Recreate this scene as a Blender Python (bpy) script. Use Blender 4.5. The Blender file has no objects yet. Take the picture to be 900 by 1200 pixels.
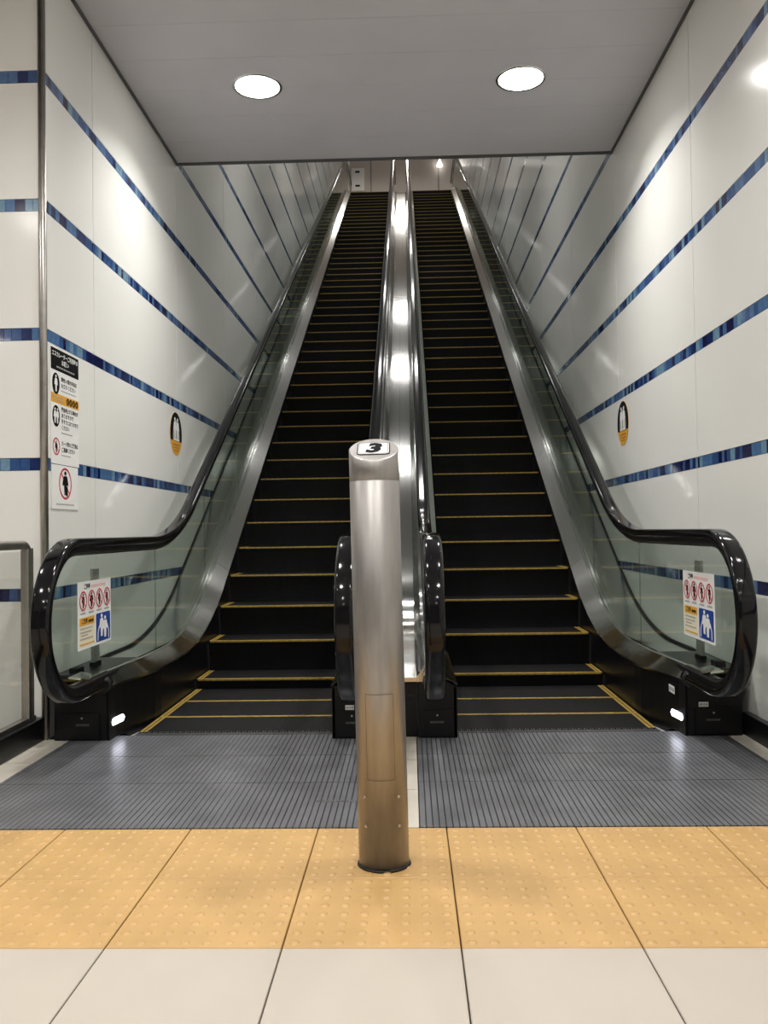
import bpy, bmesh, math, random
from mathutils import Matrix, Vector
random.seed(7)
SC = bpy.context.scene
COL = SC.collection

# ---------------------------------------------------------------- camera
PSI, PITCH, ROLL, FPX = math.radians(-1.65), math.radians(1.2), 0.015, 1020.0
w = Vector((math.sin(PSI)*math.cos(PITCH), math.cos(PSI)*math.cos(PITCH), math.sin(PITCH)))
r0 = Vector((math.cos(PSI), -math.sin(PSI), 0)); u0 = r0.cross(w)
rr = math.cos(ROLL)*r0 - math.sin(ROLL)*u0
uu = math.sin(ROLL)*r0 + math.cos(ROLL)*u0
cam_d = bpy.data.cameras.new('camera'); cam = bpy.data.objects.new('camera', cam_d); COL.objects.link(cam)
M = Matrix.Identity(4)
for i in range(3):
    M[i][0], M[i][1], M[i][2] = rr[i], uu[i], -w[i]
M[0][3], M[1][3], M[2][3] = 0, 0, 1.0
cam.matrix_world = M
cam_d.sensor_fit = 'VERTICAL'; cam_d.sensor_height = 36; cam_d.lens = FPX/1200*36
cam_d.clip_start = 0.05; cam_d.clip_end = 200
SC.camera = cam

# ---------------------------------------------------------------- world, exposure
wd = bpy.data.worlds.new('world'); SC.world = wd; wd.use_nodes = True
wd.node_tree.nodes['Background'].inputs[0].default_value = (1, .97, .93, 1)
wd.node_tree.nodes['Background'].inputs[1].default_value = 0.05
SC.view_settings.view_transform = 'Standard'; SC.view_settings.look = 'None'
SC.view_settings.gamma = 1; SC.view_settings.use_curve_mapping = False
SC.view_settings.exposure = 0.0
P_HALL, P_SOFFIT, P_SHAFT, P_TOP = 22.0, 31.0, 85.0, 150.0

# ---------------------------------------------------------------- constants (metres)
XC = -0.085                 # middle between the two escalators
WALL = 1.70                 # side walls from the middle
A, B = 0.305, 1.295         # inner / outer step edge from the middle
HR_I, HR_O = 0.182, 1.418   # handrail and glass lines from the middle
TAN = math.tan(math.radians(30))
CEIL = 3.90; SOFFIT_Y = 6.74; WALL_Y0 = 4.24; WALL_Y1 = 28.4
D_STEP, R_STEP = 0.3555, 0.2053
ZU = 9.75                   # upper landing
XL, XR = XC-WALL, XC+WALL
S0, SP, SH = 0.707, 0.645, 0.030   # tile bands: first height, pitch, half height
COMB = 4.36

def nose_z(y): return 0.673 + TAN*(y-6.62)

# ---------------------------------------------------------------- materials
def new_mat(name):
    m = bpy.data.materials.new(name); m.use_nodes = True
    nt = m.node_tree
    return m, nt, nt.nodes['Principled BSDF']
def mat(name, col, rough=.5, metal=0, coat=0, emit=0, spec=None, var=0, vscale=8, bump=0, bscale=60, stretch=None, col2=None):
    m, nt, b = new_mat(name)
    b.inputs['Base Color'].default_value = (*col, 1)
    b.inputs['Roughness'].default_value = rough
    b.inputs['Metallic'].default_value = metal
    b.inputs['Coat Weight'].default_value = coat
    b.inputs['Coat Roughness'].default_value = .04
    if spec is not None: b.inputs['Specular IOR Level'].default_value = spec
    if emit:
        b.inputs['Emission Color'].default_value = (*col, 1); b.inputs['Emission Strength'].default_value = emit
    if var or bump:
        tc = nt.nodes.new('ShaderNodeTexCoord'); mp = nt.nodes.new('ShaderNodeMapping')
        nt.links.new(tc.outputs['Object'], mp.inputs[0])
        if stretch: mp.inputs['Scale'].default_value = stretch
    if var:
        n = nt.nodes.new('ShaderNodeTexNoise'); n.inputs['Scale'].default_value = vscale; n.inputs['Detail'].default_value = 5
        nt.links.new(mp.outputs[0], n.inputs[0])
        rp = nt.nodes.new('ShaderNodeValToRGB')
        c2 = col2 if col2 else tuple(c*(1-var) for c in col)
        rp.color_ramp.elements[0].color = (*c2, 1); rp.color_ramp.elements[1].color = (*col, 1)
        rp.color_ramp.elements[0].position = .3; rp.color_ramp.elements[1].position = .62
        nt.links.new(n.outputs[0], rp.inputs[0]); nt.links.new(rp.outputs[0], b.inputs['Base Color'])
    if bump:
        n = nt.nodes.new('ShaderNodeTexNoise'); n.inputs['Scale'].default_value = bscale; n.inputs['Detail'].default_value = 3
        nt.links.new(mp.outputs[0], n.inputs[0])
        bp = nt.nodes.new('ShaderNodeBump'); bp.inputs['Strength'].default_value = bump; bp.inputs['Distance'].default_value = .01
        nt.links.new(n.outputs[0], bp.inputs['Height']); nt.links.new(bp.outputs[0], b.inputs['Normal'])
    return m
def grooved(name, col, dark, period, duty, rough, metal, depth=.002, var=.25):
    """ribs running along Y: stripes over object X"""
    m, nt, b = new_mat(name)
    tc = nt.nodes.new('ShaderNodeTexCoord'); sx = nt.nodes.new('ShaderNodeSeparateXYZ')
    nt.links.new(tc.outputs['Object'], sx.inputs[0])
    mo = nt.nodes.new('ShaderNodeMath'); mo.operation = 'FLOORED_MODULO'; mo.inputs[1].default_value = period
    nt.links.new(sx.outputs[0], mo.inputs[0])
    lt = nt.nodes.new('ShaderNodeMath'); lt.operation = 'LESS_THAN'; lt.inputs[1].default_value = period*duty
    nt.links.new(mo.outputs[0], lt.inputs[0])
    n = nt.nodes.new('ShaderNodeTexNoise'); n.inputs['Scale'].default_value = 5; n.inputs['Detail'].default_value = 6
    nt.links.new(tc.outputs['Object'], n.inputs[0])
    rp = nt.nodes.new('ShaderNodeValToRGB')
    rp.color_ramp.elements[0].color = (*[c*(1-var) for c in col], 1); rp.color_ramp.elements[1].color = (*col, 1)
    rp.color_ramp.elements[0].position = .35; rp.color_ramp.elements[1].position = .65
    nt.links.new(n.outputs[0], rp.inputs[0])
    mx = nt.nodes.new('ShaderNodeMix'); mx.data_type = 'RGBA'
    nt.links.new(lt.outputs[0], mx.inputs[0]); nt.links.new(rp.outputs[0], mx.inputs[6]); mx.inputs[7].default_value = (*dark, 1)
    nt.links.new(mx.outputs[2], b.inputs['Base Color'])
    iv = nt.nodes.new('ShaderNodeMath'); iv.operation = 'SUBTRACT'; iv.inputs[0].default_value = 1
    nt.links.new(lt.outputs[0], iv.inputs[1])
    bp = nt.nodes.new('ShaderNodeBump'); bp.inputs['Strength'].default_value = .5; bp.inputs['Distance'].default_value = depth
    nt.links.new(iv.outputs[0], bp.inputs['Height']); nt.links.new(bp.outputs[0], b.inputs['Normal'])
    b.inputs['Roughness'].default_value = rough; b.inputs['Metallic'].default_value = metal
    if metal == 0: b.inputs['Specular IOR Level'].default_value = .22
    return m
def glass_mat(name, tint, ior=1.5, rough=0.0):
    m = bpy.data.materials.new(name); m.use_nodes = True; nt = m.node_tree; nt.nodes.clear()
    o = nt.nodes.new('ShaderNodeOutputMaterial'); mx = nt.nodes.new('ShaderNodeMixShader')
    t = nt.nodes.new('ShaderNodeBsdfTransparent'); g = nt.nodes.new('ShaderNodeBsdfGlossy'); lw = nt.nodes.new('ShaderNodeLayerWeight'); lw.inputs[0].default_value = .5
    pw = nt.nodes.new('ShaderNodeMath'); pw.operation = 'POWER'; pw.inputs[1].default_value = 5
    f = nt.nodes.new('ShaderNodeMath'); f.operation = 'MULTIPLY_ADD'; f.inputs[1].default_value = .95; f.inputs[2].default_value = .045
    nt.links.new(lw.outputs['Facing'], pw.inputs[0]); nt.links.new(pw.outputs[0], f.inputs[0])
    t.inputs[0].default_value = (*tint, 1); g.inputs['Roughness'].default_value = rough
    nt.links.new(f.outputs[0], mx.inputs[0]); nt.links.new(t.outputs[0], mx.inputs[1]); nt.links.new(g.outputs[0], mx.inputs[2])
    nt.links.new(mx.outputs[0], o.inputs[0])
    return m
MT = {}
MT['panel'] = mat('white_enamel_panel', (.80, .80, .765), .13, spec=.5, var=.04, vscale=.9)
MT['grout'] = mat('grey_joint', (.30, .30, .29), .7, var=.2)
for i, c in enumerate([(.013, .028, .115), (.036, .088, .24), (.075, .165, .34), (.17, .30, .42), (.009, .010, .065)]):
    MT['blue%d' % i] = mat('blue_mosaic_%d' % i, c, .12, coat=.3, var=.25, vscale=40)
BLUES = [MT['blue%d' % i] for i in (0, 1, 1, 2, 2, 3, 4)]
MT['steel'] = mat('brushed_stainless', (.60, .60, .58), .20, 1, var=.12, vscale=30, stretch=(40, 1, 1))
MT['deck'] = mat('satin_stainless_deck', (.74, .74, .72), .145, 1, var=.05, vscale=14, bump=.012, bscale=4)
def brushed(m, aniso, tangent=(1, 0, 0)):
    nt = m.node_tree; b = nt.nodes['Principled BSDF']; c = nt.nodes.new('ShaderNodeCombineXYZ')
    for k in range(3): c.inputs[k].default_value = tangent[k]
    b.inputs['Anisotropic'].default_value = aniso; nt.links.new(c.outputs[0], b.inputs['Tangent'])
brushed(MT['deck'], .9)
MT['bollard'] = mat('worn_stainless', (.40, .385, .37), .42, .95, var=.18, vscale=7, stretch=(6, 6, 1), bump=.03, bscale=60)
MT['post'] = mat('dull_stainless', (.42, .40, .37), .35, 1, var=.15, vscale=20)
MT['rubber'] = mat('black_rubber_handrail', (.004, .004, .005), .09, coat=0, spec=.35)
MT['blackgloss'] = mat('black_painted_steel', (.006, .006, .007), .28, spec=.28)
MT['black'] = mat('black_matt', (.012, .012, .013), .5, spec=.3)
MT['skirt'] = mat('black_skirt_coating', (.005, .005, .006), .32, spec=.2)
MT['step'] = grooved('black_step_cleats', (.0045, .0045, .006), (.001, .001, .001), .010, .5, .6, .0, .003)
MT['landing'] = grooved('grey_ribbed_landing', (.185, .19, .205), (.035, .035, .037), .0225, .2, .33, .3, .0015)
MT['comb'] = grooved('grey_comb_teeth', (.20, .20, .20), (.01, .01, .01), .010, .5, .4, .6, .004)
MT['yellow'] = mat('worn_yellow_paint', (.33, .215, .03), .6, var=.5, vscale=35)
MT['tactile'] = mat('tactile_yellow', (.50, .31, .118), .45, var=.14, vscale=5, bump=.05, bscale=90)
MT['tile'] = mat('cream_floor_tile', (.465, .42, .36), .36, var=.06, vscale=3)
MT['strip'] = mat('pale_stone_strip', (.55, .51, .44), .5, var=.1, vscale=6)
MT['ceil'] = mat('grey_ceiling_plank', (.60, .585, .62), .45, metal=.0, var=.06, vscale=2)
MT['ceilgap'] = mat('dark_ceiling_gap', (.03, .03, .03), .8)
MT['edge'] = mat('dark_grey_trim', (.085, .085, .085), .5)
MT['hallwall'] = mat('hall_dark_stone', (.16, .155, .15), .4, var=.2, vscale=2)
MT['upright'] = mat('light_grey_paint', (.36, .36, .34), .45)
MT['upper'] = mat('upper_hall_beige', (.55, .50, .46), .6, var=.05, vscale=.5)
MT['white'] = mat('white_print', (.82, .82, .80), .35)
MT['ink'] = mat('black_print', (.008, .008, .009), .7, spec=.05)
MT['grey'] = mat('grey_print', (.35, .35, .35), .45)
MT['red'] = mat('red_print', (.50, .03, .05), .4)
MT['pink'] = mat('pale_pink_print', (.75, .48, .46), .4)
MT['orange'] = mat('orange_print', (.72, .36, .04), .4)
MT['blue'] = mat('blue_print', (.015, .06, .30), .35)
MT['lens'] = mat('lamp_lens', (1, .97, .92), .4, emit=34)
MT['panel_light'] = mat('lamp_diffuser', (1, .98, .95), .4, emit=P_SHAFT)
MT['glow'] = mat('warm_glow', (1, .95, .88), .4, emit=5)
MT['skirtlamp'] = mat('white_skirt_lamp', (.85, .87, 1), .4, emit=9)
MT['glass'] = glass_mat('balustrade_glass', (.87, .91, .88))
MT['screen'] = glass_mat('clear_rail_glass', (.95, .96, .95))
MT['void'] = mat('shaft_grey', (.62, .62, .61), .6)

# ---------------------------------------------------------------- helpers
def link(name, me, m, parent=None):
    o = bpy.data.objects.new(name, me); COL.objects.link(o)
    if m is not None and not me.materials: me.materials.append(m)
    if parent is not None: o.parent = parent
    return o
def pydata(vs, fs, smooth=False):
    me = bpy.data.meshes.new('m'); me.from_pydata([tuple(v) for v in vs], [], fs)
    bm = bmesh.new(); bm.from_mesh(me); bmesh.ops.recalc_face_normals(bm, faces=bm.faces); bm.to_mesh(me); bm.free()
    if smooth:
        for p in me.polygons: p.use_smooth = True
    me.update(); return me
def box_vf(a, b):
    (x0, y0, z0), (x1, y1, z1) = a, b
    v = [(x0, y0, z0), (x1, y0, z0), (x1, y1, z0), (x0, y1, z0), (x0, y0, z1), (x1, y0, z1), (x1, y1, z1), (x0, y1, z1)]
    f = [(0, 3, 2, 1), (4, 5, 6, 7), (0, 1, 5, 4), (1, 2, 6, 5), (2, 3, 7, 6), (3, 0, 4, 7)]
    return v, f
def box(name, a, b, m, parent=None, bevel=0):
    a, b = [min(p, q) for p, q in zip(a, b)], [max(p, q) for p, q in zip(a, b)]
    v, f = box_vf(a, b); me = pydata(v, f)
    if bevel:
        bm = bmesh.new(); bm.from_mesh(me)
        bmesh.ops.bevel(bm, geom=bm.edges[:], offset=bevel, segments=2, affect='EDGES', profile=.5)
        bm.to_mesh(me); bm.free()
    return link(name, me, m, parent)
def boxes_mesh(bl):
    V, F = [], []
    for a, b in bl:
        a, b = [min(p, q) for p, q in zip(a, b)], [max(p, q) for p, q in zip(a, b)]
        v, f = box_vf(a, b); n = len(V); V += v; F += [tuple(i+n for i in q) for q in f]
    return pydata(V, F)
def prism(name, pts, axis, t0, t1, m, parent=None, smooth=False):
    """closed 2D outline extruded along an axis: 'x' -> pts are (y,z); 'y' -> (x,z); 'z' -> (x,y)"""
    def P(p, t):
        return {'x': (t, p[0], p[1]), 'y': (p[0], t, p[1]), 'z': (p[0], p[1], t)}[axis]
    n = len(pts)
    V = [P(p, t0) for p in pts] + [P(p, t1) for p in pts]
    F = [tuple(range(n)), tuple(range(n, 2*n))] + [(i, (i+1) % n, n+(i+1) % n, n+i) for i in range(n)]
    return link(name, pydata(V, F, smooth), m, parent)
def ribbon_mesh(rows, closed=True, cap=True, smooth=False):
    """rows: list of cross-sections (same count of points)"""
    k = len(rows[0]); V = [p for r in rows for p in r]; F = []
    for i in range(len(rows)-1):
        for j in range(k if closed else k-1):
            a, b2 = i*k+j, i*k+(j+1) % k
            F.append((a, b2, b2+k, a+k))
    if cap and closed:
        F.append(tuple(range(k))); F.append(tuple(range((len(rows)-1)*k, len(rows)*k)))
    me = pydata(V, F)
    if smooth:
        for p in me.polygons: p.use_smooth = True
        me.set_sharp_from_angle(angle=math.radians(28))
    return me
def empty(name, loc=(0, 0, 0)):
    o = bpy.data.objects.new(name, None); COL.objects.link(o); o.location = loc; o.empty_display_size = .1; return o
def tag(o, label, cat, group=None):
    o['label'] = label; o['category'] = cat
    if group: o['group'] = group
    return o
def struct(o, label=None):
    o['kind'] = 'structure'
    if label: o['label'] = label
    return o
def lathe_mesh(prof, n=32):
    V, F = [], []
    for i in range(n):
        a = 2*math.pi*i/n
        for r, z in prof: V.append((r*math.cos(a), r*math.sin(a), z))
    k = len(prof)
    for i in range(n):
        for j in range(k-1):
            F.append((i*k+j, ((i+1) % n)*k+j, ((i+1) % n)*k+j+1, i*k+j+1))
    me = pydata(V, F, True); return me
def frame(loc, right, up, nrm):
    m = Matrix.Identity(4)
    for i in range(3): m[i][0], m[i][1], m[i][2], m[i][3] = right[i], up[i], nrm[i], loc[i]
    return m
LEFTWALL = ((0, 1, 0), (0, 0, 1), (1, 0, 0)); RIGHTWALL = ((0, -1, 0), (0, 0, 1), (-1, 0, 0))
def flat(name, pts, z, m, parent, th=.0006):
    return prism(name, pts, 'z', z, z+th, m, parent)
def rect(x0, y0, x1, y1): return [(x0, y0), (x1, y0), (x1, y1), (x0, y1)]
def rrect(x0, y0, x1, y1, r, n=5):
    pts = []
    for cx, cy, a0 in ((x1-r, y0+r, -90), (x1-r, y1-r, 0), (x0+r, y1-r, 90), (x0+r, y0+r, 180)):
        for i in range(n+1):
            a = math.radians(a0+90*i/n); pts.append((cx+r*math.cos(a), cy+r*math.sin(a)))
    return pts
def ell(cx, cy, rx, ry, n=28, a0=0, a1=360):
    full = a1-a0 >= 360
    return [(cx+rx*math.cos(math.radians(a0+(a1-a0)*i/(n if full else n-1))), cy+ry*math.sin(math.radians(a0+(a1-a0)*i/(n if full else n-1)))) for i in range(n)]
def ring_mesh(cx, cy, ro, ri, z, n=28, th=.0006, bar=None):
    V, F = [], []
    for i in range(n):
        a = 2*math.pi*i/n; c, s = math.cos(a), math.sin(a)
        V += [(cx+ro*c, cy+ro*s, z), (cx+ri*c, cy+ri*s, z), (cx+ro*c, cy+ro*s, z+th), (cx+ri*c, cy+ri*s, z+th)]
    for i in range(n):
        p, q = i*4, ((i+1) % n)*4
        F += [(p+2, q+2, q+3, p+3), (p, q, q+2, p+2), (p+1, q+1, q+3, p+3), (p, q, q+1, p+1)]
    if bar:
        k = len(V); h = bar/2; d = .7071
        for sx, sy in ((-1, 1), (1, -1)):
            for e in (-1, 1):
                V.append((cx+sx*ri*d+e*h*d, cy+sy*ri*d+e*h*d, z+th))
        F.append((k, k+1, k+3, k+2))
    return pydata(V, F)
def text(name, s, size, loc, m, parent, bold=0.0006, shear=0.0, align='LEFT', fit=None):
    cu = bpy.data.curves.new('txt', 'FONT'); cu.body = s; cu.size = size; cu.offset = bold; cu.shear = shear
    cu.align_x = align; cu.align_y = 'CENTER'; cu.resolution_u = 2; cu.extrude = 0
    t = bpy.data.objects.new('txt', cu); COL.objects.link(t)
    dg = bpy.context.evaluated_depsgraph_get(); dg.update()
    me = bpy.data.meshes.new_from_object(t.evaluated_get(dg))
    bpy.data.objects.remove(t); bpy.data.curves.remove(cu)
    me.materials.clear()
    if fit and len(me.vertices):
        xs = [v.co.x for v in me.vertices]; wdt = max(xs)-min(xs)
        for v in me.vertices: v.co.x *= fit/wdt
    o = link(name, me, m, parent); o.location = loc; return o
def person_pts(cx, y0, h, wd):
    """simple standing pictogram body outline (head is separate)"""
    hw = wd/2
    P = [(-.35, 0), (-.05, 0), (0, .42), (.05, 0), (.35, 0), (.5, .42), (.95, .38), (1, .48), (.62, .78), (.3, .8), (-.3, .8), (-.62, .78), (-1, .48), (-.95, .38), (-.5, .42)]
    return [(cx+x*hw, y0+y*h) for x, y in P]
def person(parent, cx, y0, h, wd, z, m, pre='figure'):
    b = flat(pre, person_pts(cx, y0, h, wd), z, m, parent)
    flat(pre+'_head', ell(cx, y0+h*.91, wd*.19, h*.085, 14), z, m, parent)
    return b

# ================================================================ SETTING
# ---- floor
floor = box('floor', (-8, -6, -.12), (XR+.3, 4.6, -.03), MT['grout']); struct(floor)
def tile_mesh(x, y, z0, z1, g=.0035, bev=.002):
    v, f = box_vf((g/2, g/2, z0), (x-g/2, y-g/2, z1)); me = pydata(v, f)
    bm = bmesh.new(); bm.from_mesh(me)
    bmesh.ops.bevel(bm, geom=[e for e in bm.edges if all(abs(q.co.z-z1) < 1e-6 for q in e.verts)], offset=bev, segments=1, affect='EDGES')
    bm.to_mesh(me); bm.free(); return me
TW, TY0 = .431, 2.105; TX0 = -.753-3*TW
tm = tile_mesh(TW, TW, -.03, 0); tm.materials.append(MT['tile'])
for i in range(9):
    for j in range(1, 6):
        if TX0+i*TW > XR-.05: continue
        o = link('floor_tile', tm, None, floor); o.location = (TX0+i*TW, TY0-j*TW, 0)
TH = .420
ym = tile_mesh(TW, TH, -.03, 0); ym.materials.append(MT['tactile'])
V, F = [], []
for a in range(8):
    for b_ in range(8):
        cx, cy = TW*(a+.5)/8, TH*(b_+.5)/8; n = len(V)
        for r, z in ((.0135, 0), (.0105, .0022), (.006, .0032)):
            for s in range(10):
                V.append((cx+r*math.cos(s*.6283), cy+r*math.sin(s*.6283), z))
        for lv in range(2):
            for s in range(10): F.append((n+lv*10+s, n+lv*10+(s+1) % 10, n+lv*10+10+(s+1) % 10, n+lv*10+10+s))
        F.append(tuple(n+20+s for s in range(10)))
dm = pydata(V, F, True); dm.materials.append(MT['tactile'])
for i in range(9):
    for j in range(2):
        if TX0+i*TW > XR-.05: continue
        o = link('tactile_tile', ym, None, floor); o.location = (TX0+i*TW, TY0+j*TH, 0)
        d = link('tile_domes', dm, None, o); d['kind'] = 'stuff'
LY0 = TY0+2*TH
for a, b_ in ((XC-1.715, XC-1.585), (XC-.102, XC+.102), (XC+1.585, XC+1.70)):
    for k in range(3):
        box('stone_strip', (a, LY0+.003+k*.43, -.03), (b_, min(LY0+k*.43+.427, 4.24), 0), MT['strip'], floor)
box('plain_paving', (-8, -6, -.03), (TX0-.002, 4.24, -.0005), MT['tile'], floor)
box('plain_paving', (TX0, -6, -.03), (XR, TY0-5*TW-.002, -.0005), MT['tile'], floor)

# ---- walls with panels and mosaic bands
rnd = random.Random(3)
mos_meshes = {}
def mosaic_mesh(key, dims, m):
    if (key, m.name) not in mos_meshes:
        me = pydata(*box_vf((0, 0, 0), dims)); me.materials.append(m); mos_meshes[(key, m.name)] = me
    return mos_meshes[(key, m.name)]
JY = [4.905+1.78*k for k in range(-7, 15)]
def side_wall(name, s, y0, label):
    face = XC+s*WALL; back = XC+s*(WALL+.20)
    def X(d): return face+s*d           # d > 0 goes into the wall
    wall = box(name, (X(.012), y0+(.03 if s < 0 else 0), -.1), (back, WALL_Y1, 15.2), MT['grout']); struct(wall, label)
    ys = [y0]+[y for y in JY if y0+.1 < y < WALL_Y1-.1]+[WALL_Y1]
    ind = []; rest = []
    for a, b_ in zip(ys[:-1], ys[1:]):
        lo = 0 if a < 8 else nose_z(a)-1.3
        hi = CEIL if b_ < SOFFIT_Y else CEIL+TAN*(b_-SOFFIT_Y)+.4
        if a > 20: hi = 15.1
        for k in range(-1, 23):
            z0 = S0+SP*k+SH; z1 = S0+SP*(k+1)-SH
            if k == -1: z0 = 0
            if z1 < lo or z0 > hi: continue
            z1c = min(z1, CEIL) if b_ < SOFFIT_Y+.1 else z1
            box('wall_panel', (X(0), a+.004, z0+.002), (X(.02), b_-.004, z1c-.002), MT['panel'], wall)
        for k in range(0, 23):
            zc = S0+SP*k
            if zc < lo-.2 or zc > hi: continue
            y = a+.002
            while y < b_-.02:
                wd_ = rnd.choice((.034, .05, .05, .062)); ye = min(y+wd_, b_-.002)
                rest.append((y, ye-.002, zc, rnd.choice(BLUES)))
                y = ye
    rest.sort(key=lambda t: abs(t[0]-4.0)+.35*abs(t[2]-1.9) + (50 if t[2] > 3.5 else 0) + (50 if t[0] < 3.6 else 0))
    for (y, ye, zc, m) in rest[:300]:
        w_ = round(ye-y, 3)
        o = link('mosaic_tile', mosaic_mesh(('s', s, w_), (s*.02, w_, 2*SH-.002), m), None, wall)
        o.location = (X(.001), y, zc-SH+.001)
    bym = {}
    for t in rest[300:]: bym.setdefault(t[3].name, []).append(t)
    V, F, MI, mats = [], [], [], []
    for i, (mn, l) in enumerate(bym.items()):
        mats.append(l[0][3])
        for (y, ye, zc, m) in l:
            n = len(V)
            V += [(X(.001), y, zc-SH+.001), (X(.001), ye, zc-SH+.001), (X(.001), ye, zc+SH-.001), (X(.001), y, zc+SH-.001),
                  (X(.013), y, zc-SH+.001), (X(.013), ye, zc-SH+.001), (X(.013), ye, zc+SH-.001), (X(.013), y, zc+SH-.001)]
            for q in ((0, 1, 2, 3), (0, 1, 5, 4), (2, 3, 7, 6), (1, 2, 6, 5), (0, 3, 7, 4)):
                F.append(tuple(n+c for c in q)); MI.append(i)
    me = bpy.data.meshes.new('m'); me.from_pydata(V, [], F)
    for m in mats: me.materials.append(m)
    for p, i in zip(me.polygons, MI): p.material_index = i
    o = link('mosaic_tiles_far', me, None, wall); o['kind'] = 'stuff'
    return wall
wall_left = side_wall('wall_left', -1, WALL_Y0, None)
wall_right = side_wall('wall_right', 1, -6.0, None)
# front wall beside the left escalator (faces the hall)
wf = box('wall_front', (-8, WALL_Y0+.012, -.1), (XL-.20, WALL_Y0+.25, CEIL+.4), MT['grout']); struct(wf)
xs = [-8, -7.09, -5.33, -3.57, XL-.018]
for a, b_ in zip(xs[:-1], xs[1:]):
    for k in range(-1, 6):
        z0 = S0+SP*k+SH if k >= 0 else 0; z1 = min(S0+SP*(k+1)-SH, CEIL)
        if z1-z0 < .05: continue
        box('wall_panel', (a+.0025, WALL_Y0, z0+.002), (b_-.0025, WALL_Y0+.02, z1-.002), MT['panel'], wf)
    for k in range(0, 6):
        if S0+SP*k > CEIL: continue
        if b_ > -3:
            x = b_-.002; c = 0
            while x > a+.02:
                w_ = rnd.choice((.05, .05, .062, .04)); x0 = max(x-w_, a+.002)
                if c < 16:
                    o = link('mosaic_tile', mosaic_mesh(('f', round(x-x0, 3)), (x-x0-.002, .02, 2*SH-.002), rnd.choice(BLUES)), None, wf)
                    o.location = (x0+.001, WALL_Y0+.001, S0+SP*k-SH+.001)
                    x = x0; c += 1
                else:
                    box('mosaic_band', (a, WALL_Y0+.001, S0+SP*k-SH+.001), (x-.002, WALL_Y0+.02, S0+SP*k+SH-.001), MT['blue1'], wf); break
        else:
            box('mosaic_band', (a, WALL_Y0+.001, S0+SP*k-SH+.001), (b_, WALL_Y0+.02, S0+SP*k+SH-.001), MT['blue1'], wf)
# unseen rest of the hall
struct(box('wall_back', (-8, -6.2, -.1), (XR+.3, -6, CEIL+.4), MT['hallwall']))
struct(box('wall_hall', (-8.2, -6.2, -.1), (-8, 4.5, CEIL+.4), MT['hallwall']))
# corner trim
me = lathe_mesh([(.0, 0), (.019, 0), (.019, CEIL), (0, CEIL)], 20)
o = link('trim_1', me, MT['post']); o.location = (XL-.010, WALL_Y0-.004, 0); struct(o, 'round stainless corner trim at the left wall edge')
# ---- ceiling
ceil = box('ceiling', (-8, -6, CEIL+.03), (XR+.2, SOFFIT_Y, CEIL+.30), MT['ceilgap']); struct(ceil)
y = SOFFIT_Y-.03
k = 0
while y > -6:
    x0 = XL+.016 if y > WALL_Y0 else -8
    y2 = y-.37
    if y > WALL_Y0 > y2: y2 = WALL_Y0+.002 if y-WALL_Y0 > .03 else y2
    box('ceiling_plank', (x0, max(y2, -6)+.002, CEIL), (XR-.016 if y > 3 else XR, y, CEIL+.035), MT['ceil'], ceil, bevel=.0012)
    y = y2
struct(box('trim_2', (XL+.0005, WALL_Y0+.03, CEIL-.012), (XL+.016, SOFFIT_Y, CEIL+.03), MT['edge']))
struct(box('trim_3', (XR-.016, 3.0, CEIL-.012), (XR-.0005, SOFFIT_Y, CEIL+.03), MT['edge']))
struct(box('trim_4', (XL+.016, SOFFIT_Y-.03, CEIL-.012), (XR-.016, SOFFIT_Y, CEIL+.03), MT['edge']))
# sloping shaft ceiling
prism('ceiling_shaft', [(SOFFIT_Y, CEIL+.32), (24, CEIL+.32+TAN*(24-SOFFIT_Y)), (24, CEIL+.5+TAN*(24-SOFFIT_Y)), (SOFFIT_Y, CEIL+.5)], 'x', XL-.15, XR+.15, MT['void'])
struct(bpy.data.objects['ceiling_shaft'])
# ---- upper hall
struct(box('floor_upper', (-6, 24.3, ZU-.2), (6, 31.2, ZU), MT['strip']))
wu = box('wall_upper', (-6, 31.0, ZU-.2), (6, 31.2, 15.3), MT['grout']); struct(wu)
for i in range(5):
    x0 = -6+i*2.42 - .02
    box('wall_panel', (x0+.02, 30.97, ZU), (min(x0+2.42, 6)-.02, 31.01, 15.2), MT['upper'], wu)
struct(box('ceiling_upper', (-6, 24, 15.2), (6, 31.2, 15.4), MT['upper']))
struct(box('wall_upper_left', (-6.2, 28.4, ZU-.2), (-6, 31.2, 15.4), MT['upper']))
struct(box('wall_upper_right', (6, 28.4, ZU-.2), (6.2, 31.2, 15.4), MT['upper']))
struct(box('trim_5', (XL-.02, WALL_Y1-.002, ZU), (XL+.03, WALL_Y1+.05, 15.2), MT['post']))
struct(box('trim_6', (XR-.03, WALL_Y1-.002, ZU), (XR+.02, WALL_Y1+.05, 15.2), MT['post']))
# baseboard on the right
struct(box('baseboard_right', (XR-.035, -6, 0), (XR+.005, 4.24, .105), MT['blackgloss'], bevel=.004))

# ================================================================ ESCALATORS
def arc_path(zf, line, zt, y0, y1, tl=.66, tt=.8, n=18, step=1.2):
    """flat at zf, smooth bend into the 30 degree line z=line(y), smooth bend into zt -> list of (y,z)"""
    c = line(0); ya = (zf-c)/TAN; yb = (zt-c)/TAN
    pts = [(y0, zf)]
    R = tl/math.tan(math.radians(15))
    for i in range(n+1):
        t = math.radians(30*i/n); pts.append((ya-tl+R*math.sin(t), zf+R*(1-math.cos(t))))
    R2 = tt/math.tan(math.radians(15))
    ye = yb+tt; ys = ye-R2*.5; yy = pts[-1][0]
    m = max(1, int((ys-yy)/step))
    for i in range(1, m): q = yy+(ys-yy)*i/m; pts.append((q, line(q)))
    for i in range(n+1):
        t = math.radians(30*(1-i/n)); pts.append((ye-R2*math.sin(t), zt-R2*(1-math.cos(t))))
    pts.append((y1, zt))
    return pts
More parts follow.
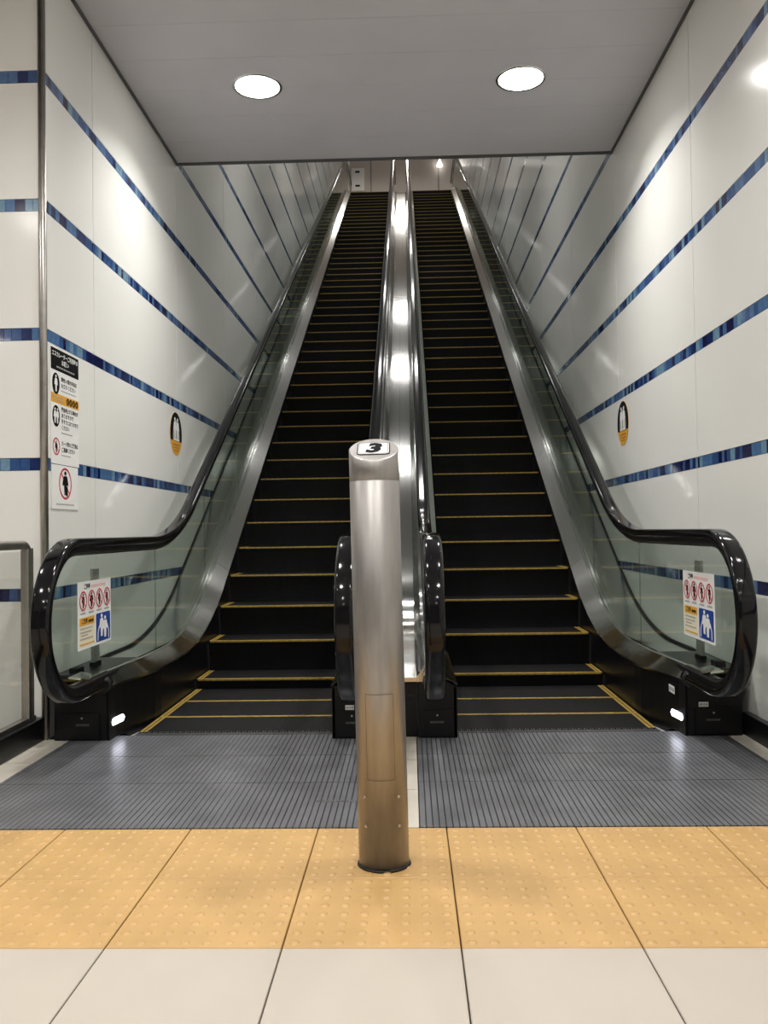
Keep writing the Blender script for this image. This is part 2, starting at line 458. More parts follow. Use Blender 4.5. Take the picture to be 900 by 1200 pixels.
def interp(path, y):
    if y <= path[0][0]: return path[0][1]
    for (a, za), (b_, zb) in zip(path[:-1], path[1:]):
        if y <= b_: return za+(zb-za)*(y-a)/(b_-a) if b_ > a else za
    return path[-1][1]
YT = 24.6
PIN = arc_path(.262, lambda y: 1.182+TAN*(y-7.445), ZU+.262, 4.2, YT)       # inner deck, step side
POUT = arc_path(.322, lambda y: 1.250+TAN*(y-7.445), ZU+.322, 4.2, YT)      # inner deck, glass side
PDEC = arc_path(.290, lambda y: 1.110+TAN*(y-7.445), ZU+.29, 4.2, YT)       # outer deck
PHR = arc_path(.985, lambda y: 2.26+TAN*(y-7.727), ZU+.985, 3.845, YT-.4, tl=.5)   # handrail top line
PSTEP = arc_path(-.02, lambda y: nose_z(y)-.02, ZU-.02, 4.2, YT, tl=.4)
def flare(y):
    t = max(0, min(1, (4.80-y)/.60)); return t*t*(3-2*t)
def o_in(y, outer): return B+.006+.082*flare(y) if outer else A-.006
def o_out(y, outer): return HR_O-.010+.07*flare(y)*.5 if outer else HR_I+.010

noses = [(COMB+.012, 0), (4.715, 0), (5.145, .001), (5.555, .063)] + [(6.62+D_STEP*k, .673+R_STEP*k) for k in range(-2, 44)]
z_last = noses[-1][1]
noses += [(noses[-1][0]+D_STEP, ZU-.02), (noses[-1][0]+2*D_STEP, ZU), (noses[-1][0]+3*D_STEP, ZU)]
SW = B-A
def step_meshes(d):
    tread = boxes_mesh([((-SW/2, 0, -.018), (SW/2, d-.003, 0))])
    # curved riser below the nose
    rows = []
    for i in range(7):
        t = i/6; z = -.018-t*.20; y = .004+.03*math.sin(t*math.pi/2)
        rows.append([(-SW/2, y, z), (SW/2, y, z), (SW/2, y+.012, z), (-SW/2, y+.012, z)])
    riser = ribbon_mesh(rows)
    nose = boxes_mesh([((-SW/2+.012, -.002, -.009), (SW/2-.012, .028, .0012))])
    side = boxes_mesh([((0, .004, 0), (.015, d-.006, .0014)), ((.021, .004, 0), (.036, d-.006, .0014))])
    tread.materials.append(MT['step']); riser.materials.append(MT['step']); nose.materials.append(MT['yellow']); side.materials.append(MT['yellow'])
    return tread, riser, nose, side
SM = step_meshes(D_STEP)
SM0 = step_meshes(.343); SM1 = step_meshes(.43); SM2 = step_meshes(.41); SM3 = step_meshes(.356)
def seg_ys(path, a, b_):
    ys = [a]+[p[0] for p in path if a+1e-3 < p[0] < b_-1e-3]+[b_]; return ys

def escalator(s, name, label):
    E = empty(name, (XC+s*(A+B)/2, COMB, 0)); tag(E, label, 'escalator')
    OX, OY = XC+s*(A+B)/2, COMB
    def L(o, y, z): return (XC+s*o-OX, y-OY, z)      # offset-from-middle -> local
    mid = 0.0
    # --- steps
    for i, (ny, nz) in enumerate(noses):
        tr, ri, no, si = SM0 if i == 0 else SM1 if i == 1 else SM2 if i == 2 else SM3 if i == 3 else SM
        if s > 0 and 3 < i < len(noses)-3: ny, nz = ny+.040, nz+.023      # the right-hand steps stand a little further on
        elif s > 0 and i == 3: nz += .018
        st = link('step', tr, None, E); st.location = (0, ny-OY, nz)
        link('step_riser', ri, None, st)
        if i == 0: pass
        else: link('yellow_nose_line', no, None, st)
        for e in (s,):
            q = link('yellow_side_line', si, None, st); q.location = (e*(SW/2-.022)-.018, 0, 0)
    # --- comb and landing plates
    a, b_ = XC+s*.104-OX, XC+s*1.583-OX
    edges = [LY0+.004, 3.476, 3.899, 4.30]
    for y0, y1 in zip(edges[:-1], edges[1:]):
        box('landing_plate', (a, y0-OY+.0015, -.03), (b_, y1-OY-.0015, .001), MT['landing'], E)
    me = boxes_mesh([((-SW/2, 4.302-OY, -.03), (SW/2, COMB-OY-.012, .0015))]+[((-SW/2+.004+k*.0145, COMB-OY-.012, -.006), (-SW/2+.011+k*.0145, COMB-OY+.012, .0028)) for k in range(int(SW/.0145))])
    link('comb_plate', me, MT['comb'], E)
    box('landing_plate', (-.75, noses[-1][0]+.3-OY, ZU-.03), (.75, 24.5-OY, ZU+.001), MT['landing'], E)
    for outer in (True, False):
        sg = 1 if outer else -1
        hr = HR_O if outer else HR_I
        # --- skirt
        ys = sorted(set([4.2, 4.28, 4.36, 4.44, 4.52, 4.6, 4.7, 4.8]+seg_ys(PIN, 4.2, YT)))
        rows = []
        for y in ys:
            o = o_in(y, outer); zt = interp(PIN, y); zb = max(-.03, interp(PSTEP, y)-.34) if y > COMB else 0.0
            rows.append([L(o, y, zb), L(o, y, zt), L(o+sg*.012, y, zt), L(o+sg*.012, y, zb)])
        link('skirt_panel', ribbon_mesh(rows), MT['skirt'], E)
        # --- inner deck in separate covers
        cuts = [4.2, 5.02, 6.62, 8.3, 10.6, 13.0, 15.4, 17.8, 20.2, 22.2, YT]
        for c0, c1 in zip(cuts[:-1], cuts[1:]):
            ys = sorted(set(seg_ys(PIN, c0, c1-.003)+seg_ys(POUT, c0, c1-.003)+([4.3, 4.4, 4.5, 4.6, 4.7, 4.8] if c0 < 4.5 else [])))
            rows = []
            if c0 < 4.5:
                for k in range(8):
                    t = 1-k/8; y = 4.2-.30*t; f_ = t**.75
                    i0 = o_in(4.2, outer)-sg*.004; q0 = o_out(4.2, outer); q = q0+(hr+sg*.045-q0)*min(1, t*3); e_ = hr-sg*.012
                    i_ = i0+(e_-i0)*f_; zi = interp(PIN, 4.2)*(1-f_)+.352*f_; zo = .322+.036*min(1, t*2)
                    rows.append([L(i_, y, zi-.008), L(i_, y, zi), L(q-sg*.006, y, zo), L(q, y, zo), L(q, y, zo-.008)])
            for y in ys:
                i_, q = o_in(y, outer)-sg*.004, o_out(y, outer)
                zi, zo = interp(PIN, y), interp(POUT, y)
                rows.append([L(i_, y, zi-.012), L(i_, y, zi), L(q-sg*.018, y, zo), L(q, y, zo), L(q, y, zo-.02)])
            link('inner_deck_cover', ribbon_mesh(rows, smooth=True), MT['deck'], E)
        # --- outer deck between glass and wall
        if outer:
            for c0, c1 in zip([4.2, 6.9, 11, 15, 19], [6.9, 11, 15, 19, YT]):
                rows = []
                for y in seg_ys(PDEC, c0, c1-.003):
                    z = interp(PDEC, y)
                    rows.append([L(hr+.012, y, z-.02), L(hr+.012, y, z+.030), L(hr+.05, y, z), L(WALL-.017, y, z), L(WALL-.017, y, z-.02)])
                seal = [[L(WALL-.016, y, interp(PDEC, y)), L(WALL-.016, y, interp(PDEC, y)+.012), L(WALL-.002, y, interp(PDEC, y)+.012), L(WALL-.002, y, interp(PDEC, y))] for y in seg_ys(PDEC, c0, c1)]
                link('wall_seal', ribbon_mesh(seal), MT['black'], E)
                link('outer_deck_cover', ribbon_mesh(rows, smooth=True), MT['deck'], E)
        # --- glass
        gx0, gx1 = hr-.006, hr+.006
        R = .365; rin = R-.078
        pts = []
        for i in range(17):
            t = math.radians(90+180*i/16*.985); pts.append((3.845+rin*math.cos(t), .62+rin*math.sin(t)))
        low = [(4.2, .325), (4.6, .325), (5.098, .325)]
        pts = pts+low+[(5.098, .985-.078)]
        V = [L(gx0, *p) for p in pts]+[L(gx1, *p) for p in pts]; n = len(pts)
        Fc = [tuple(range(n)), tuple(range(n, 2*n))]+[(i, (i+1) % n, n+(i+1) % n, n+i) for i in range(n)]
        link('glass_panel', pydata(V, Fc), MT['glass'], E)
        cuts = [5.102, 6.35]+[6.35+1.3*k for k in range(1, 14)]
        for c0, c1 in zip(cuts[:-1], cuts[1:]):
            rows = []
            for y in sorted(set(seg_ys(PHR, c0, c1-.005)+seg_ys(POUT, c0, c1-.005))):
                z0, z1 = interp(POUT, y)-.02, interp(PHR, y)-.082
                rows.append([L(gx0, y, z0), L(gx0, y, z1), L(gx1, y, z1), L(gx1, y, z0)])
            link('glass_panel', ribbon_mesh(rows), MT['glass'], E)
        # --- handrail sweep
        def rail(name, prof, drop, m, parent, y_end=YT-.4):
            """prof: list of (o, n) with n along the outward normal, relative to the handrail top line"""
            path = []
            for y in (4.24, 4.1, 3.96): path.append((y, .62-R, (0, -1)))
            for i in range(25):
                t = math.radians(270-180*i/24); path.append((3.845+R*math.cos(t), .62+R*math.sin(t), (math.cos(t), math.sin(t))))
            ph = [p for p in PHR if p[0] > 3.86]
            for i, (y, z) in enumerate(ph):
                a_ = ph[max(i-1, 0)]; c_ = ph[min(i+1, len(ph)-1)]
                dy, dz = c_[0]-a_[0], c_[1]-a_[1]; l = math.hypot(dy, dz)
                path.append((y, z, (-dz/l, dy/l)))
            rows = [[L(hr+o, y+n_*nv[0], z+n_*nv[1]) for o, n_ in prof] for y, z, nv in path]
            return link(name, ribbon_mesh(rows, smooth=True), m, parent)
        pr = []
        for cx_, cy_, a0, rx in ((.022, -.020, 0, .0195), (-.022, -.020, 90, .0195)):
            for i in range(6):
                t = math.radians(a0+90*i/5); pr.append((cx_+rx*math.cos(t), cy_+.020*math.sin(t)))
        pr += [(-.040, -.034), (-.032, -.042), (.032, -.042), (.040, -.034)]
        H = rail('handrail', pr, 0, MT['rubber'], E)
        rail('handrail_guide', [(.026, -.0425), (-.026, -.0425), (-.026, -.066), (-.012, -.074), (.012, -.074), (.026, -.066)], 0, MT['blackgloss'], H)
        rail('guide_trim', [(.0125, -.0742), (-.0125, -.0742), (-.0125, -.079), (.0125, -.079)], 0, MT['steel'], H)
        # --- newel base
        if outer:
            prof = [(B+.089, 0), (B+.089, .236), (hr-.012, .318), (1.655, .318), (1.655, 0)]
        else:
            prof = [(A-.003, 0), (A-.003, .240), (hr+.014, .318), (.112, .318), (.112, 0)]
        nb = link('newel_base', None_mesh(prof, L), MT['blackgloss'], E)
        mod = nb.modifiers.new('bevel', 'BEVEL'); mod.width = .006; mod.segments = 2
        # handrail inlet collar
        rows = []
        for y, k in ((4.165, .85), (4.175, 1.0), (4.205, 1.05)):
            rows.append([L(hr+k*.044*math.cos(t), y, .272+k*.044*math.sin(t)) for t in [2*math.pi*i/16 for i in range(16)]])
        link('handrail_inlet', ribbon_mesh(rows, smooth=True), MT['black'], nb)
        # front cover plate with small lock and worn maker strip
        fo = (1.43, 1.60) if outer else (.135, .275)
        link('front_cover', boxes_mesh([(L(fo[0], 4.192, .012), L(fo[1], 4.199, .135))]), MT['blackgloss'], nb)
        fm = (fo[0]+fo[1])/2
        link('cover_lock', boxes_mesh([(L(fm-.004, 4.1885, .107), L(fm+.004, 4.192, .115))]), MT['grey'], nb)
        link('maker_strip', boxes_mesh([(L(fm-.034+k*.0095, 4.1905, .073), L(fm-.028+k*.0095, 4.192, .083)) for k in range(7)]), mat_strip, nb)
        # skirt lamp
        if outer:
            rows = []
            N = 12
            for i in range(N+1):
                t = -1+2*i/N; y = 4.30+.068*t
                hgt = .017*math.sqrt(max(0.02, 1-max(0, (abs(t)-.75)/.25)**2))
                o = o_in(y, True)
                rows.append([L(o-.003, y, .080-hgt), L(o-.003, y, .080+hgt), L(o+.004, y, .080+hgt), L(o+.004, y, .080-hgt)])
            link('skirt_lamp', ribbon_mesh(rows), MT['skirtlamp'], E)
    return E
def None_mesh(prof, L):
    y0, y1 = 4.2, 4.80
    V = [L(o, y0, z) for o, z in prof]+[L(o, y1, z) for o, z in prof]; n = len(prof)
    F = [tuple(range(n)), tuple(range(n, 2*n))]+[(i, (i+1) % n, n+(i+1) % n, n+i) for i in range(n)]
    return pydata(V, F)
mat_strip = mat('dim_grey_lettering', (.10, .10, .10), .4)
EL = escalator(-1, 'escalator', 'left escalator with black steps and yellow edge lines, beside the tall notice')
ER = escalator(1, 'escalator', 'right escalator with black steps and yellow edge lines, against the right wall')
link('engraved_mark', boxes_mesh([((x, 3.225, .0008), (x+.013, 3.243, .0018)) for x in [-.36+.018*k-(XC-(A+B)/2) for k in range(9)]]), MT['edge'], EL).location = (0, -COMB, 0)
# small white inspection labels on the newel bases
def label_plate(name, c, ax, wd_, h, parent_label):
    x, y, z = c
    if ax == 'front': a, b_ = (x-wd_/2, y-.0012, z-h/2), (x+wd_/2, y, z+h/2)
    else: a, b_ = (x-.0012, y-wd_/2, z-h/2), (x, y+wd_/2, z+h/2)
    o = box(name, a, b_, MT['white']); tag(o, parent_label, 'label')
    bl = []
    for i, (u0_, u1_) in enumerate(((.08, .38), (.46, .62), (.68, .92))):
        if ax == 'front': bl.append(((x-wd_/2+u0_*wd_, y-.0018, z-h*.25), (x-wd_/2+u1_*wd_, y-.0011, z+h*.25)))
        else: bl.append(((x-.0018, y-wd_/2+u0_*wd_, z-h*.25), (x-.0011, y-wd_/2+u1_*wd_, z+h*.25)))
    link('print', boxes_mesh(bl), MT['grey'], o)
label_plate('inspection_label', (XC+1.47, 4.1985, .150), 'front', .045, .022, 'small white label on the front of the right outer newel base')
label_plate('inspection_label', (XC-.215, 4.1985, .150), 'front', .042, .022, 'small white label on the front of the newel base behind the bollard')
label_plate('inspection_label', (XC+o_in(4.33, True)-.0125, 4.33, .20), 'side', .09, .036, 'small white label on the skirt above the right skirt lamp')

# ---- median deck between the escalators
MD = empty('median_deck', (XC, 4.2, 0)); tag(MD, 'brushed steel median deck rising between the two escalators', 'deck')
cuts = [4.2, 6.5, 9.0, 12, 15, 18, 21, YT]
for c0, c1 in zip(cuts[:-1], cuts[1:]):
    for e in (-1, 1):
        rows = []
        for y in seg_ys(PDEC, c0, c1-.003):
            z = interp(PDEC, y); yy = y-4.2
            rows.append([(e*.0012, yy, z-.02), (e*.0012, yy, z), (e*.108, yy, z), (e*.108, yy, z-.02)])
        link('median_cover', ribbon_mesh(rows, smooth=True), MT['deck'], MD)
        rows = []
        for y in seg_ys(PDEC, c0, c1-.003):
            z = interp(PDEC, y); yy = y-4.2
            rows.append([(e*.109, yy, z-.02), (e*.109, yy, z+.004), (e*.150, yy, z+.060), (e*.170, yy, z+.060), (e*.170, yy, z-.02)])
        link('glass_moulding', ribbon_mesh(rows, smooth=True), MT['deck'], MD)
box('median_front', (-.110, .030, 0), (.110, .05, .285), MT['blackgloss'], MD)

# ================================================================ BOLLARD
BX, BY, BR = -.091, 2.636, .0755
bo = empty('bollard', (BX, BY, 0)); tag(bo, 'round stainless steel bollard numbered 3 on a sloped top, on yellow tiles', 'bollard')
bo.rotation_euler = (0, -.011, 0)
bm_ = lathe_mesh([(0, .002), (BR, .002), (BR, 1.1475), (BR-.002, 1.149)], 48)
link('bollard_body', bm_, MT['bollard'], bo)
V, F = [], []; n = 48
def ztop(y): return 1.2465+.53*y
for i in range(n):
    a = 2*math.pi*i/n; x, y = BR*math.cos(a), BR*math.sin(a)
    V += [(x*.97, y*.97, 1.148), (x, y, 1.1515), (x, y, ztop(y)-.003), (x*.96, y*.96, ztop(y*.96))]
for i in range(n):
    p, q = i*4, ((i+1) % n)*4
    for j in range(3): F.append((p+j, q+j, q+j+1, p+j+1))
F.append(tuple(i*4+3 for i in range(n)))
me = pydata(V, F)
for p in me.polygons: p.use_smooth = len(p.vertices) == 4
link('bollard_cap', me, MT['bollard'], bo)
# access door: thin curved plate on the front
V, F = [], []
def seam(a0, a1, z0, z1, n):
    for i in range(n):
        k = len(V); b0, b1 = math.radians(a0+(a1-a0)*i/n), math.radians(a0+(a1-a0)*(i+1)/n); R_ = BR+.0004
        for a, z in ((b0, z0), (b1, z0), (b1, z1), (b0, z1)): V.append((R_*math.cos(a), R_*math.sin(a), z))
        F.append((k, k+1, k+2, k+3))
seam(-122, -58, .2660, .2676, 12); seam(-122, -58, .5170, .5186, 12); seam(-122.8, -122, .266, .5186, 1); seam(-58, -57.2, .266, .5186, 1)
link('access_door_seam', pydata(V, F), MT['edge'], bo)
for dx, dz in ((-.052, .215), (.050, .215), (-.050, .130), (.050, .130)):
    yv = -math.sqrt((BR+.001)**2-dx*dx)
    me = lathe_mesh([(0, .0015), (.004, .0012), (.005, 0)], 10)
    o = link('screw', me, MT['steel'], bo); o.location = (dx, yv, dz)
    o.rotation_euler = Vector((dx, yv, 0)).to_track_quat('Z', 'Y').to_euler()
me = lathe_mesh([(BR-.004, 0), (BR+.006, 0), (BR+.003, .006), (BR-.004, .006)], 40)
link('base_seal', me, MT['black'], bo)
# number plate on the sloped top
up = Vector((0, 1, .53)).normalized(); nr = Vector((0, -.53, 1)).normalized()
pl = link('number_plate', pydata(*(lambda p: ([(x, y, 0) for x, y in p]+[(x, y, .0012) for x, y in p], [tuple(range(len(p))), tuple(range(len(p), 2*len(p)))]+[(i, (i+1) % len(p), len(p)+(i+1) % len(p), len(p)+i) for i in range(len(p))]))(rrect(-.050, -.046, .050, .046, .013))), MT['ink'], bo)
pl.matrix_local = frame((0, .002, ztop(.002)+.0003), (1, 0, 0), up, nr)
flat('plate_face', rrect(-.0465, -.0425, .0465, .0425, .011), .0012, MT['white'], pl)
flat('plate_line', rrect(-.0440, -.040, .0440, .040, .009), .0018, MT['ink'], pl, .0003)
flat('plate_field', rrect(-.0425, -.0385, .0425, .0385, .008), .0021, MT['white'], pl, .0003)
text('number', '3', .092, (-.002, -.002, .0026), MT['ink'], pl, bold=.006, shear=.18, align='CENTER', fit=.052)

# ================================================================ LEFT RAILING
RX = -1.845
ra = empty('guard_railing', (RX, 4.15, 0)); tag(ra, 'stainless tube railing with clear glass screen and black kerb, left edge', 'railing')
def tube_mesh(pts, r, n=14):
    rows = []
    for i, p in enumerate(pts):
        a = Vector(pts[max(i-1, 0)]); c = Vector(pts[min(i+1, len(pts)-1)]); t = (c-a).normalized()
        s_ = Vector((1, 0, 0)); q = t.cross(s_).normalized()
        rows.append([tuple(Vector(p)+r*(math.cos(2*math.pi*k/n)*s_+math.sin(2*math.pi*k/n)*q)) for k in range(n)])
    return ribbon_mesh(rows, smooth=True)
def rail_pts(ya, yb, zt):
    pts = [(0, yb, .1)]
    for i in range(7):
        t = math.radians(90*i/6); pts.append((0, yb-.05*(1-math.cos(t)), zt-.05+.05*math.sin(t)))
    pts.append((0, ya, zt)); return pts
link('top_rail', tube_mesh(rail_pts(-1.55, 0, .955), .022), MT['post'], ra)
box('post', (-.020, -.030, .1), (.020, .030, .94), MT['post'], ra, bevel=.005)
box('post', (-.022, -1.53, .1), (.022, -1.48, .94), MT['post'], ra, bevel=.005)
box('glass_screen', (-.005, -1.47, .11), (.005, -.032, .925), MT['screen'], ra)
box('kerb', (-.05, -1.6, 0), (.05, .08, .112), MT['blackgloss'], ra, bevel=.006)
box('kerb_channel', (-.018, -1.58, .110), (.018, .05, .128), MT['post'], ra)

# ================================================================ GUARD POSTS behind the glass
for s, lab in ((-1, 'slim grey upright behind the left outer glass balustrade'), (1, 'slim grey upright behind the right outer glass balustrade')):
    g = empty('barrier_post', (XC+s*1.57, 4.53, .292)); tag(g, lab, 'post', 'barrier uprights behind the glass')
    box('upright', (-.008, -.045, 0), (.008, .045, .53), MT['upright'], g, bevel=.003)
    box('foot_bracket', (-.014, -.05, 0), (.014, .05, .045), MT['black'], g, bevel=.003)
    g2 = box('floor_clamp', (XC+s*1.57-.025, 4.24, .291), (XC+s*1.57+.025, 4.31, .345), MT['black'], bevel=.003)
    tag(g2, 'small black clamp on the %s outer deck behind the glass' % ('left' if s < 0 else 'right'), 'clamp')

# ================================================================ SIGNS
def board(name, loc, axes, wd_, h, m=None, th=.003, r=.004):
    p = rrect(-wd_/2, -h/2, wd_/2, h/2, r, 3)
    o = prism(name, p, 'z', 0, th, m or MT['white'])
    o.matrix_world = frame(loc, *axes); return o
def bars(name, rows_, z, m, parent):
    link(name, boxes_mesh([((a, c-h/2, z), (b_, c+h/2, z+.0006)) for a, b_, c, h in rows_]), m, parent)
# tall notice on the left wall
W_, H_ = .365, .588
sg = board('escalator_notice', (XL+.0008, 4.4725, 1.95-H_/2), LEFTWALL, W_, H_)
tag(sg, 'tall white escalator notice with black header and orange band, on left wall', 'sign')
T = H_/2; z = .003
flat('header', rect(-W_/2+.001, T-.112, W_/2-.001, T-.001), z, MT['ink'], sg)
text('header_text', 'エスカレーターご利用時の', .030, (0, T-.030, z+.0012), MT['white'], sg, align='CENTER', fit=.335)
text('header_text', 'お願い', .030, (0, T-.064, z+.0012), MT['white'], sg, align='CENTER', fit=.095)
bars('small_print', [(-.11+.03*i, -.087+.03*i, T-.092, .008) for i in range(8)], z+.0008, MT['grey'], sg)
def oval_icon(cy, two):
    flat('icon', ell(-W_/2+.062, cy, .046, .055), z, MT['ink'], sg)
    if two:
        person(sg, -W_/2+.047, cy-.037, .078, .034, z+.0008, MT['white']); person(sg, -W_/2+.078, cy-.037, .078, .034, z+.0008, MT['white'])
    else: person(sg, -W_/2+.062, cy-.040, .085, .040, z+.0008, MT['white'])
oval_icon(T-.180, False)
text('notice_text', '黄色い線の内側に', .026, (-.055, T-.150, z+.0006), MT['ink'], sg, fit=.215)
text('notice_text', 'お立ちください', .026, (-.055, T-.182, z+.0006), MT['ink'], sg, fit=.190)
bars('small_print', [(-.055+.025*i, -.035+.025*i, T-.208, .006) for i in range(8)], z, MT['grey'], sg)
flat('orange_band', rect(-W_/2, T-.278, W_/2, T-.230), z, MT['orange'], sg)
bars('band_print', [(-.165+.02*i, -.152+.02*i, T-.247, .006) for i in range(7)]+[(-.145+.02*i, -.132+.02*i, T-.263, .006) for i in range(6)], z+.0008, MT['grey'], sg)
for i in range(4):
    link('band_icon', ring_mesh(.03+.04*i, T-.254, .018, .010, z+.0008, bar=.006), MT['ink'], sg)
oval_icon(T-.345, True)
for k, (tx, ft) in enumerate((('緊急停止する場合が', .225), ('ありますので', .16), ('手すりにおつかまり', .225), ('ください', .10))):
    text('notice_text', tx, .026, (-.055, T-.305-.031*k, z+.0006), MT['ink'], sg, fit=ft)
bars('small_print', [(-.055+.025*i, -.035+.025*i, T-.425, .006) for i in range(6)], z, MT['grey'], sg)
link('prohibition_ring', ring_mesh(-W_/2+.062, T-.500, .045, .037, z, bar=.008), MT['red'], sg)
person(sg, -W_/2+.062, T-.532, .062, .030, z+.0002, MT['ink'])
text('notice_text', 'カート類のご使用は', .026, (-.055, T-.480, z+.0006), MT['ink'], sg, fit=.22)
text('notice_text', 'ご遠慮ください', .026, (-.055, T-.512, z+.0006), MT['ink'], sg, fit=.175)
bars('small_print', [(-.055+.025*i, -.035+.025*i, T-.540, .006) for i in range(5)], z, MT['grey'], sg)
# lower square notice
sg2 = board('prohibition_notice', (XL+.0008, 4.465, 1.2455), LEFTWALL, .345, .225)
tag(sg2, 'white square notice with red no-walking circle, below the tall notice', 'sign')
link('prohibition_ring', ring_mesh(0, .020, .082, .071, .003, 36, bar=.010), MT['red'], sg2)
person(sg2, 0, -.040, .125, .075, .0032, MT['ink'])
bars('walking_leg', [(.012, .030, -.02, .05)], .0032, MT['ink'], sg2)
bars('small_print', [(-.115+.026*i, -.096+.026*i, -.088, .008) for i in range(9)], .003, MT['grey'], sg2)
# round stickers on both walls
def round_sticker(loc, axes, lab):
    R_ = .165
    o = prism('round_sticker', ell(0, 0, R_, R_, 40), 'z', 0, .002, MT['orange']); o.matrix_world = frame(loc, *axes)
    tag(o, lab, 'sticker', 'round stickers on the side walls')
    yc = -.055; a = math.degrees(math.asin(yc/R_))
    flat('black_field', ell(0, 0, R_, R_, 40, a, 180-a), .002, MT['ink'], o)
    flat('white_field', [(x*.62, -.03+max(-.012, y*.82)) for x, y in ell(0, 0, R_*.9, R_, 30, -6, 186)], .0028, MT['grey'], o)
    for cx in (-.038, .038): person(o, cx, -.040, .165, .085, .0036, MT['white'])
    flat('step_bar', rect(-.085, -.053, .085, -.040), .0036, MT['white'], o)
    bars('small_print', [(-.09, .09, -.085, .012), (-.075, .075, -.107, .010), (-.05, .05, -.128, .010)], .002, mat_brown, o)
mat_brown = mat('brown_print', (.40, .16, .02), .5)
round_sticker((XL+.0008, 6.635, 1.765), LEFTWALL, 'round black and orange two-person sticker on the left wall')
round_sticker((XR-.0008, 6.56, 1.775), RIGHTWALL, 'round black and orange two-person sticker on the right wall')
# stickers on the outer glass
def glass_sticker(loc, axes, lab):
    w2, h2 = .43, .31
    o = board('glass_sticker', loc, axes, w2, h2, th=.0015, r=.003); tag(o, lab, 'sticker', 'caution stickers on the outer glass')
    z = .0015; X0, T = -w2/2, h2/2
    text('title', 'ご注意', .026, (X0+.075, T-.026, z+.0006), MT['ink'], o, fit=.075, bold=.0012)
    bars('title_print', [(X0+.165+.024*i, X0+.185+.024*i, T-.026, .014) for i in range(8)], z, MT['pink'], o)
    for i, fx in enumerate((.145, .385, .625, .865)):
        cx, cy = X0+fx*w2, T-.088
        flat('icon_disc', ell(cx, cy, .042, .046, 24), z, MT['white'], o, .0003)
        person(o, cx, cy-.034, .068, .034 if i != 1 else .046, z+.0004, MT['ink'])
        link('prohibition_ring', ring_mesh(cx, cy, .045, .038, z+.0012, bar=.007), MT['red'], o)
        bars('small_print', [(cx-.035, cx+.030, T-.146, .007)], z, MT['grey'], o)
    flat('pale_field', rect(X0+.012, -T+.012, X0+.205, T-.162), z, mat_cream, o, .0002)
    flat('orange_header', rect(X0+.018, T-.200, X0+.200, T-.166), z+.0003, MT['orange'], o)
    text('header_text', 'ご注意', .024, (X0+.040, T-.183, z+.0012), MT['ink'], o, fit=.07)
    bars('header_print', [(X0+.125+.022*i, X0+.142+.022*i, T-.185, .012) for i in range(3)], z+.001, MT['ink'], o)
    bars('body_print', [(X0+.025, X0+.175, T-.215, .005), (X0+.025, X0+.165, T-.232, .005), (X0+.035, X0+.12, T-.246, .005), (X0+.025, X0+.18, T-.262, .005)], z+.0004, MT['grey'], o)
    bars('orange_line', [(X0+.018, X0+.200, T-.287, .006)], z+.0004, MT['orange'], o)
    flat('blue_square', rrect(X0+.225, -T+.012, X0+.418, T-.162, .010), z, MT['blue'], o)
    cx = X0+.32
    person(o, cx-.022, -T+.035, .108, .062, z+.0008, MT['white']); person(o, cx+.024, -T+.026, .104, .066, z+.0012, MT['white'])
    for e in (-1, 1):
        flat('rail_line', [(cx+e*.078, -T+.018), (cx+e*.070, -T+.018), (cx+e*.068, -T+.055), (cx+e*.050, -T+.085), (cx+e*.056, -T+.089), (cx+e*.076, -T+.057)], z+.0008, MT['white'], o)
mat_cream = mat('cream_print', (.80, .74, .55), .4)
glass_sticker((XC-HR_O+.0066, 4.095, .630), LEFTWALL, 'white caution sticker with red circles and blue square on left glass')
glass_sticker((XC+HR_O-.0066, 4.060, .630), RIGHTWALL, 'white caution sticker with red circles and blue square on right glass')

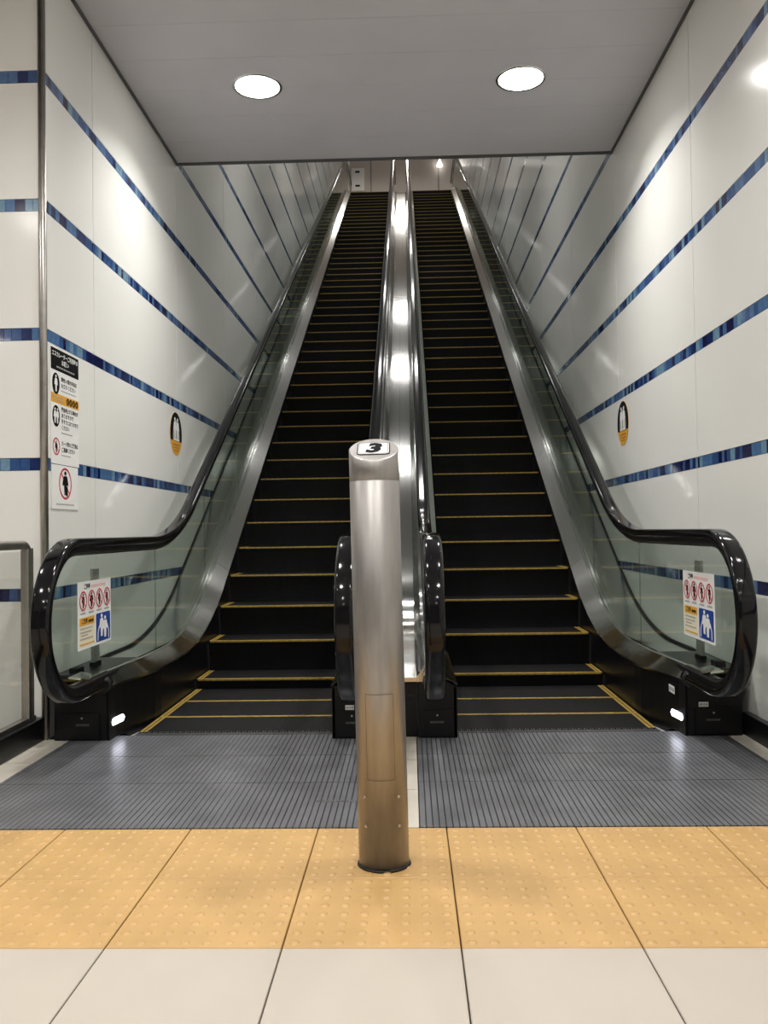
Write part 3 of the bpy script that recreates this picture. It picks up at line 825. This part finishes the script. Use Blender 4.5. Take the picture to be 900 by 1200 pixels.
# ================================================================ LAMPS
def downlight(x, y, z, power, lab, r=.145, col=(1, .972, .94), slope=0, vis=True, group='ceiling downlights', spread=132):
    d = empty('downlight', (x, y, z)); tag(d, lab, 'downlight', group)
    d.rotation_euler = (slope, 0, 0)
    link('trim_ring', lathe_mesh([(r-.004, .02), (r-.004, -.001), (r+.002, -.006), (r+.016, -.004), (r+.018, .001)], 32), MT['steel'], d)
    link('lens', lathe_mesh([(0, -.006), (r-.004, -.003)], 32), MT['lens'], d)
    l = bpy.data.lights.new('lamp', 'AREA'); l.shape = 'DISK'; l.size = 2*(r-.02); l.energy = power; l.color = col; l.spread = math.radians(spread)
    lo = bpy.data.objects.new('lamp', l); COL.objects.link(lo); lo.parent = d; lo.location = (0, 0, -.012)
    return d
downlight(-.945, 5.585, CEIL, P_SOFFIT, 'left round downlight in the grey ceiling over the escalators', group='soffit downlights')
downlight(.765, 5.585, CEIL, P_SOFFIT, 'right round downlight in the grey ceiling over the escalators', group='soffit downlights')
for y in (3.0, .6, -1.8, -4.2):
    for x in (-.945, .765): downlight(x, y, CEIL, P_HALL, 'round downlight in the hall ceiling behind the viewer', group='hall downlights')
    for x in (-3.4, -6.0): downlight(x, y, CEIL, P_HALL, 'round downlight in the side hall ceiling', group='side hall downlights')
for y, wh in ((8.7, 'lowest'), (12.4, 'second lowest'), (16.6, 'second highest'), (20.6, 'highest')):
    c = empty('ceiling_light', (XC, y, CEIL+.318+TAN*(y-SOFFIT_Y))); c.rotation_euler = (math.radians(30), 0, 0)
    tag(c, wh + ' square twin light on the sloping shaft ceiling', 'ceiling light', 'shaft ceiling lights')
    box('housing', (-.36, -.14, -.03), (.36, .14, 0), MT['steel'], c, bevel=.004)
    for e in (-1, 1): box('diffuser', (e*.03, -.10, -.036), (e*.33, .10, -.029), MT['panel_light'], c)
# upper hall lamp seen at the top and board
for x in (-3, 0, 3): downlight(x, 28.0, 15.19, P_TOP/3, 'round downlight in the upper hall ceiling', group='upper hall downlights', r=.16, col=(1, .93, .86))
wl = empty('wall_lamp', (1.28, 30.97, 14.02)); tag(wl, 'small glowing cone lamp on the beige wall at the top', 'lamp')
o = link('lamp_shade', lathe_mesh([(.02, .16), (.05, .08), (.11, -.08), (.0, -.08)], 20), MT['glow'], wl); o.location = (0, -.18, 0)
box('lamp_arm', (-.02, -.14, .10), (.02, 0, .14), MT['post'], wl)
ub = box('service_panel', (-1.87, 30.90, 13.17), (-1.41, 30.968, 14.00), MT['white'], bevel=.01)
tag(ub, 'white panel with two black fittings on the wall at the top', 'panel')
for z in (13.35, 13.85):
    box('fitting', (-1.74, 30.88, z-.03), (-1.58, 30.905, z+.03), MT['ink'], ub)
